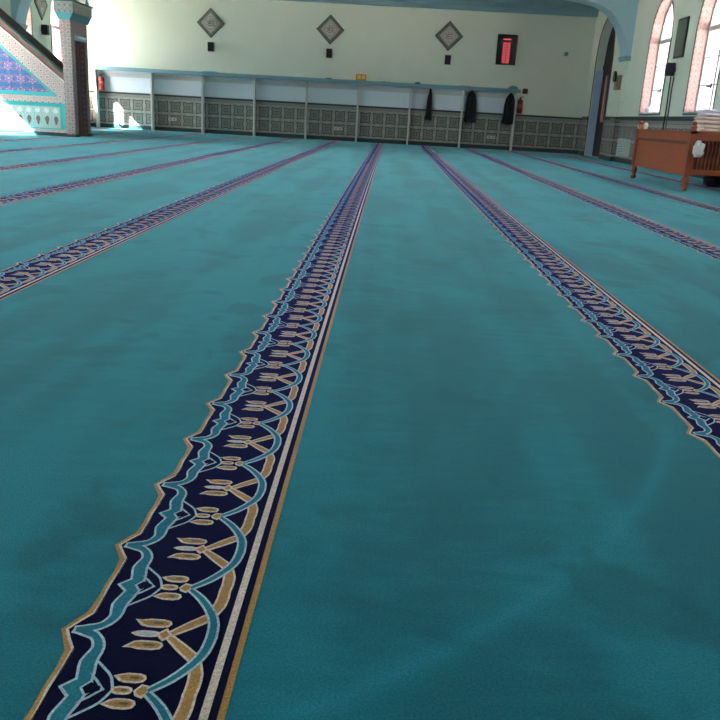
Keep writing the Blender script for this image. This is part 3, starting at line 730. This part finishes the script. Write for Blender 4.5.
slab([(-7.17, .14), (-7.1, .14), (-7.1, .70), (-7.17, .70)], yf-.010, yf, 'edge_strip', mat('turquoise_strip', S(70, 178, 176), .3))
fld = slab([(XE, .17), (-7.22, .17), (-7.22, .62), (XE, .62)], yf-.008, yf, 'arcade_field', mtile('white_flower_tile', (0, 2), .075, S(150, 186, 180), S(120, 98, 90), S(226, 226, 214), S(60, 150, 150), petals=6, amp=.3))
k = 0; x = -7.32
while x > XE+.15:      # flowers standing above small vases
    mb = MB(); mb.prism([(x+.055*math.cos(q*PI/6)*(1+.14*(q % 2)), .535+.05*math.sin(q*PI/6)*(1+.14*(q % 2))) for q in range(12)], yf-.014, yf-.008, 'y'); mb.build('white_flower', M_white, fld)
    mb = MB(); mb.prism([(x-.012, .24), (x+.012, .24), (x+.05, .36), (x+.02, .42), (x-.02, .42), (x-.05, .36)], yf-.014, yf-.008, 'y'); mb.build('vase_motif', mat('brown_motif', S(110, 92, 84), .5), fld)
    x -= .2; k += 1
# hand rail
mb = MB(); mb.prism([(XE, zr(XE)), (-7.09, zr(-7.09)), (-7.09, zr(-7.09)+.16), (XE, zr(XE)+.19)], MY0+.03, MY0+.1, 'y'); mb.build('stair_rail', M_dwood, rt)
mb = MB(); mb.prism([(XE, zr(XE)), (-7.09, zr(-7.09)), (-7.09, zr(-7.09)+.022), (XE, zr(XE)+.022)], MY0+.0, MY0+.03, 'y'); mb.build('rail_moulding', mat('white_moulding', S(215, 205, 196), .5), rt)
mb = MB(); mb.prism([(XE, zr(XE)), (-7.09, zr(-7.09)), (-7.09, zr(-7.09)+.16), (XE, zr(XE)+.19)], MY1-.1, MY1-.03, 'y'); mb.build('stair_rail', M_dwood, rt)
for q in range(11):
    x1 = -7.1-q*.25; z = .15+q*.196
    mb = MB(); mb.box(max(x1-.26, XE), x1, MY0+.1, MY1-.1, 0.002 if q == 0 else z-.15, z); mb.build('step', M_pl2, rt)
# portal
def pil(y0, y1):
    mb = MB(); mb.box(-7.1, XS, y0, y1, .06, 2.42, 0)
    o = mb.build('pillar', M_mpil, rt)
    mb = MB(); mb.box(XS, XS+.012, y0+.01, y1-.01, .06, 2.42); mb.build('inner_facing', M_mpilY, o)
    mb = MB(); mb.box(-7.13, XS+.03, y0-.03 if y0 == MY0 else y0, y1+.03 if y1 == MY1 else y1, 0.002, .06); mb.build('foot', M_base, o)
pil(MY0, MY0+.2); pil(MY1-.14, MY1)
mb = MB(); mb.box(-7.08, XS+.008, MY0+.2, MY1-.14, 2.15, 2.42); mb.build('lintel', M_mpilY, rt)
c = MB(); c.prism([(-7.12, 2.42), (XS+.03, 2.42), (XS+.1, 2.56), (-7.2, 2.56)], MY0-.08, MY1+.06, 'y'); c.build('cornice', M_cor, rt)
c = MB(); c.box(-7.2, XS+.1, MY0-.1, MY1+.08, 2.56, 2.77); co = c.build('crown', M_crown, rt)
c = MB(); c.box(XS+.1, XS+.112, MY0-.1, MY1+.08, 2.56, 2.77); c.build('crown_facing', M_crownY, co)
c = MB(); c.box(-7.22, XS+.14, MY0-.12, MY1+.1, 2.77, 2.8); c.build('crown_lip', M_base, co)
for (xx, yy) in ((-7.13, MY0-.03), (XS+.04, MY0-.03), (-7.13, MY1), (XS+.04, MY1)):
    c = MB(); c.lathe([(.04, 2.8), (.045, 2.85), (.02, 2.9), (.035, 2.97), (.04, 3.02), (.02, 3.08), (.004, 3.16)], xx, yy, n=12); c.build('finial', M_cor, rt)
# cloth roll and curtain in the portal
c = MB(); c.lathe([(.04, MY0+.26), (.055, MY0+.27), (.055, MY1-.15), (.04, MY1-.14)], XS+.02, 2.08, n=16, axis='y'); c.build('curtain_roll', mat('pale_blue_satin', S(190, 214, 224), .35), rt)
c = MB(); n = 36
vs = []
for j in range(2):
    for k in range(n+1):
        y = MY0+.30+(MY1-.16-MY0-.30)*k/n
        for t_ in (0, .012): vs.append((XS-.03+.02*math.sin(k*1.25)+t_, y, .02 if j == 0 else 2.05))
fs = []
for k in range(n):
    a_, b_ = 2*k, 2*(k+1); o_ = 2*(n+1)
    fs += [(a_, b_, o_+b_, o_+a_), (a_+1, b_+1, o_+b_+1, o_+a_+1)]
c.add(vs, fs, 0, True); c.flat = True; c.build('curtain', M_curt, rt)

# ------------------------------------------------------------------ wooden enclosure bench at the right
BX0, BX1, BY0, BY1 = 4.34, 5.95, 11.93, 14.55
rt = empty('wooden_platform', ((BX0+BX1)/2, 13.2, 0), 'reddish wooden platform with panelled side and spindle front on turned legs by right wall', 'bench')
def post(x, y, top=.97):
    prof = [(.030, 0.002), (.046, .02), (.048, .05), (.030, .075), (.040, .11), (.052, .15), (.050, .19), (.034, .22)]
    mb = MB(); mb.lathe(prof, x, y, n=16); mb.box(x-.05, x+.05, y-.05, y+.05, .22, .84)
    mb.lathe([(.045, .84), (.050, .852), (.03, .868), (.042, .892), (.042, .908), (.03, .922)], x, y, n=16)
    p = mb.build('corner_post', M_woodZ, rt)
    mb = MB(); mb.lathe([(.02, .922), (.032, .932), (.036, .948), (.026, .968), (.008, top+.01)], x, y, n=16)
    mb.build('finial', M_woodZ, p)
for x in (BX0+.05, BX1-.05):
    for y in (BY0+.05, BY1-.05): post(x, y)
for X_, d in ((BX0+.05, -1), (BX1-.05, 1)):
    mb = MB(); mb.box(X_-.035, X_+.035, BY0+.1, BY1-.1, .70, .80); mb.build('side_rail', M_woodY, rt)
    mb = MB(); mb.box(X_-.045, X_+.045, BY0+.1, BY1-.1, .655, .70); mb.build('side_moulding', wood('dark_varnished_wood', S(110, 50, 32), S(74, 30, 20), (6, .6, 6)), rt)
    mb = MB(); mb.box(X_-.032, X_+.032, BY0+.1, BY1-.1, .22, .30); mb.build('bottom_rail', M_woodY, rt)
    sp = MB(); sp.box(X_-.018, X_+.018, BY0+.1, BY1-.1, .30, .655); sp = sp.build('side_panel', M_woodY, rt)
    for q in range(4):
        mb = MB(); xx = sorted((X_+d*.018, X_+d*.031)); mb.box(xx[0], xx[1], BY0+.11, BY1-.11, .307+q*.087, .378+q*.087); mb.build('board', M_woodY, sp)
for Y_ in (BY0+.05, BY1-.05):
    mb = MB(); mb.box(BX0+.1, BX1-.1, Y_-.035, Y_+.035, .72, .80); mb.build('front_rail' if Y_ < 13 else 'rear_rail', M_woodX, rt)
    mb = MB(); mb.box(BX0+.1, BX1-.1, Y_-.032, Y_+.032, .24, .31); mb.build('bottom_rail', M_woodX, rt)
    x = BX0+.13
    first_s = None
    while x < BX1-.12:
        if first_s is None:
            mb = MB(); mb.lathe([(.009, .31), (.016, .33), (.010, .36), (.017, .42), (.018, .47), (.009, .52), (.018, .57), (.016, .62), (.009, .67), (.017, .70), (.010, .72)], x, Y_, n=8)
            first_s = mb.build('spindle', M_woodZ, rt); fx = x
        else:
            o = first_s.copy(); COL.objects.link(o); o.parent = rt; o.location.x = x-fx
        x += .055
mb = MB(); mb.box(BX0+.0, BX1, BY0, BY1, .80, .84, 0)
# leave the corner posts standing through the deck
mb.build('deck', M_woodX, rt)
mb = MB(); mb.box(BX0+.08, BX1-.08, BY0+.22, BY0+.24, .24, .80); mb.build('shade_board', wood('shade_brown_wood', S(104, 52, 38), S(70, 32, 24), (.6, 6, 6)), rt)  # added board, its dark colour stands in for shade behind the spindles
c = MB(); c.lathe([(.034, .928), (.041, .945), (.038, .962), (.014, .988)], BX0+.05, BY1-.05, n=14)
tag(c.build('ribbon_wrap', mat('red_ribbon', S(150, 30, 36), .6), None, (BX0+.05, BY1-.05, .93)), 'small red wrap around the finial of the far left post of the platform', 'ribbon')
cloth_lump('crumpled_tissue', BX0+.13, BY1-.07, .841, .035, .035, .06, mat('white_tissue', S(226, 222, 216), .8), 'small crumpled white tissue by the far left post of the wooden platform', 'tissue', 12)

# folded blankets on the platform
def blanket(z, h, x0, x1, y0, y1, mt, label, seed):
    """a folded blanket: plies joined by a rounded fold at the left end"""
    rt = empty('folded_blanket', ((x0+x1)/2, (y0+y1)/2, z), label, 'blanket', 'folded blankets stacked on the wooden platform')
    plies = 2; ph = h/plies
    for q in range(plies):
        zc = z+ph*(q+.5); nx, nr = 26, 14; vs = []
        for i_ in range(nx+1):
            ex_ = ph*.6; k_ = 6
            if i_ < k_: x = x0+ex_*(1-math.cos(i_/k_*PI/2))
            elif i_ > nx-k_: x = x1-ex_*(1-math.cos((nx-i_)/k_*PI/2))
            else: x = x0+ex_+(x1-x0-2*ex_)*(i_-k_)/(nx-2*k_)
            x += .012*math.sin(seed+q*2)
            t = (x-x0)/(x1-x0)
            ends = min(i_, nx-i_, k_)/k_; ends = 1-math.cos(ends*PI/2)
            rz = ph*.5*math.sqrt(max(0.02, 1-(1-ends)**2))
            for k in range(nr):
                a_ = 2*PI*k/nr; ca, sa = math.cos(a_), math.sin(a_)
                cy_ = (abs(ca)**.35)*(1 if ca > 0 else -1); cz_ = (abs(sa)**.6)*(1 if sa > 0 else -1)
                yy = (y0+y1)/2+cy_*((y1-y0)/2-.02*math.sin(q+seed))
                wob = .035*noise.noise(Vector((x*7+seed, yy*3, q*3)))*(1 if sa > 0 or q > 0 else 0)
                vs.append((x, yy, zc+cz_*rz*.98+wob*(.6)))
        fs = [[i_*nr+k, i_*nr+(k+1) % nr, (i_+1)*nr+(k+1) % nr, (i_+1)*nr+k] for i_ in range(nx) for k in range(nr)]
        fs += [list(range(nr)), [nx*nr+k for k in range(nr)]]
        mb = MB(); mb.add(vs, fs, 0, True); mb.build('ply', mt, rt)
blanket(.845, .10, 4.53, 5.5, 12.0, 12.42, M_blk[2], 'cream-pink folded blanket, bottom of the stack on the wooden platform', 1)
blanket(.955, .10, 4.52, 5.46, 12.01, 12.40, M_blk[1], 'pale peach folded blanket, middle of the stack on the wooden platform', 4)
blanket(1.065, .09, 4.53, 5.44, 12.0, 12.41, M_blk[0], 'pale lilac folded blanket, top of the stack on the wooden platform', 8)

# crumpled white bag hung at the corner, black bag below
cloth_lump('plastic_bag', 4.46, 11.86, .49, .065, .04, .115, M_bag, 'crumpled whitish plastic bag stuck on the corner of the spindle front', 'bag', 31, .75)
cloth_lump('black_bag', 5.35, 13.3, 0.001, .2, .16, .12, mat('black_nylon', S(14, 15, 18), .6), 'black soft bag on the carpet underneath the wooden platform', 'bag', 21, .25)

# ------------------------------------------------------------------ light
w = bpy.data.worlds.new('sky'); sc.world = w; w.use_nodes = True; t = w.node_tree
bg = t.nodes['Background']; bg.inputs[0].default_value = (.88, .97, 1.0, 1)
tc = t.nodes.new('ShaderNodeTexCoord'); dp = t.nodes.new('ShaderNodeVectorMath'); dp.operation = 'DOT_PRODUCT'
t.links.new(tc.outputs['Generated'], dp.inputs[0]); dp.inputs[1].default_value = Vector((-1, -.6, .98)).normalized()
def wm(op, a_, b_):
    n_ = t.nodes.new('ShaderNodeMath'); n_.operation = op
    for q_, v_ in ((0, a_), (1, b_)):
        if isinstance(v_, bpy.types.NodeSocket): t.links.new(v_, n_.inputs[q_])
        else: n_.inputs[q_].default_value = v_
    return n_.outputs[0]
t.links.new(wm('ADD', wm('MULTIPLY', wm('POWER', wm('MAXIMUM', dp.outputs['Value'], 0.), 4.), 5.), .8), bg.inputs[1])   # brighter sky around the sun
sd = bpy.data.lights.new('sun', 'SUN'); sd.energy = 22; sd.angle = .009; sd.color = (1, .95, .86)
so = bpy.data.objects.new('sun', sd); COL.objects.link(so); so.location = (-14, 5, 12)
so.rotation_euler = Vector((1, .6, -.98)).to_track_quat('-Z', 'Y').to_euler()
for side, lst, X in ((1, WR, XR+TH), (-1, WL, XL-TH)):
    for (a, b) in lst:
        ld = bpy.data.lights.new('window_portal', 'AREA'); ld.shape = 'RECTANGLE'; ld.size = b-a; ld.size_y = 2.7
        ld.cycles.is_portal = True
        lo = bpy.data.objects.new('window_portal', ld); COL.objects.link(lo); lo.location = (X, (a+b)/2, 2.45)
        d = Vector((-side, 0, 0)); lo.rotation_euler = d.to_track_quat('-Z', 'Z').to_euler()

sc.cycles.max_bounces = 10; sc.cycles.diffuse_bounces = 7; sc.cycles.transparent_max_bounces = 12
sc.cycles.use_denoising = True
sc.cycles.sample_clamp_indirect = 12
vs_ = sc.view_settings; vs_.view_transform = 'Standard'; vs_.look = 'None'; vs_.gamma = 1; vs_.use_curve_mapping = False
vs_.exposure = 3.05
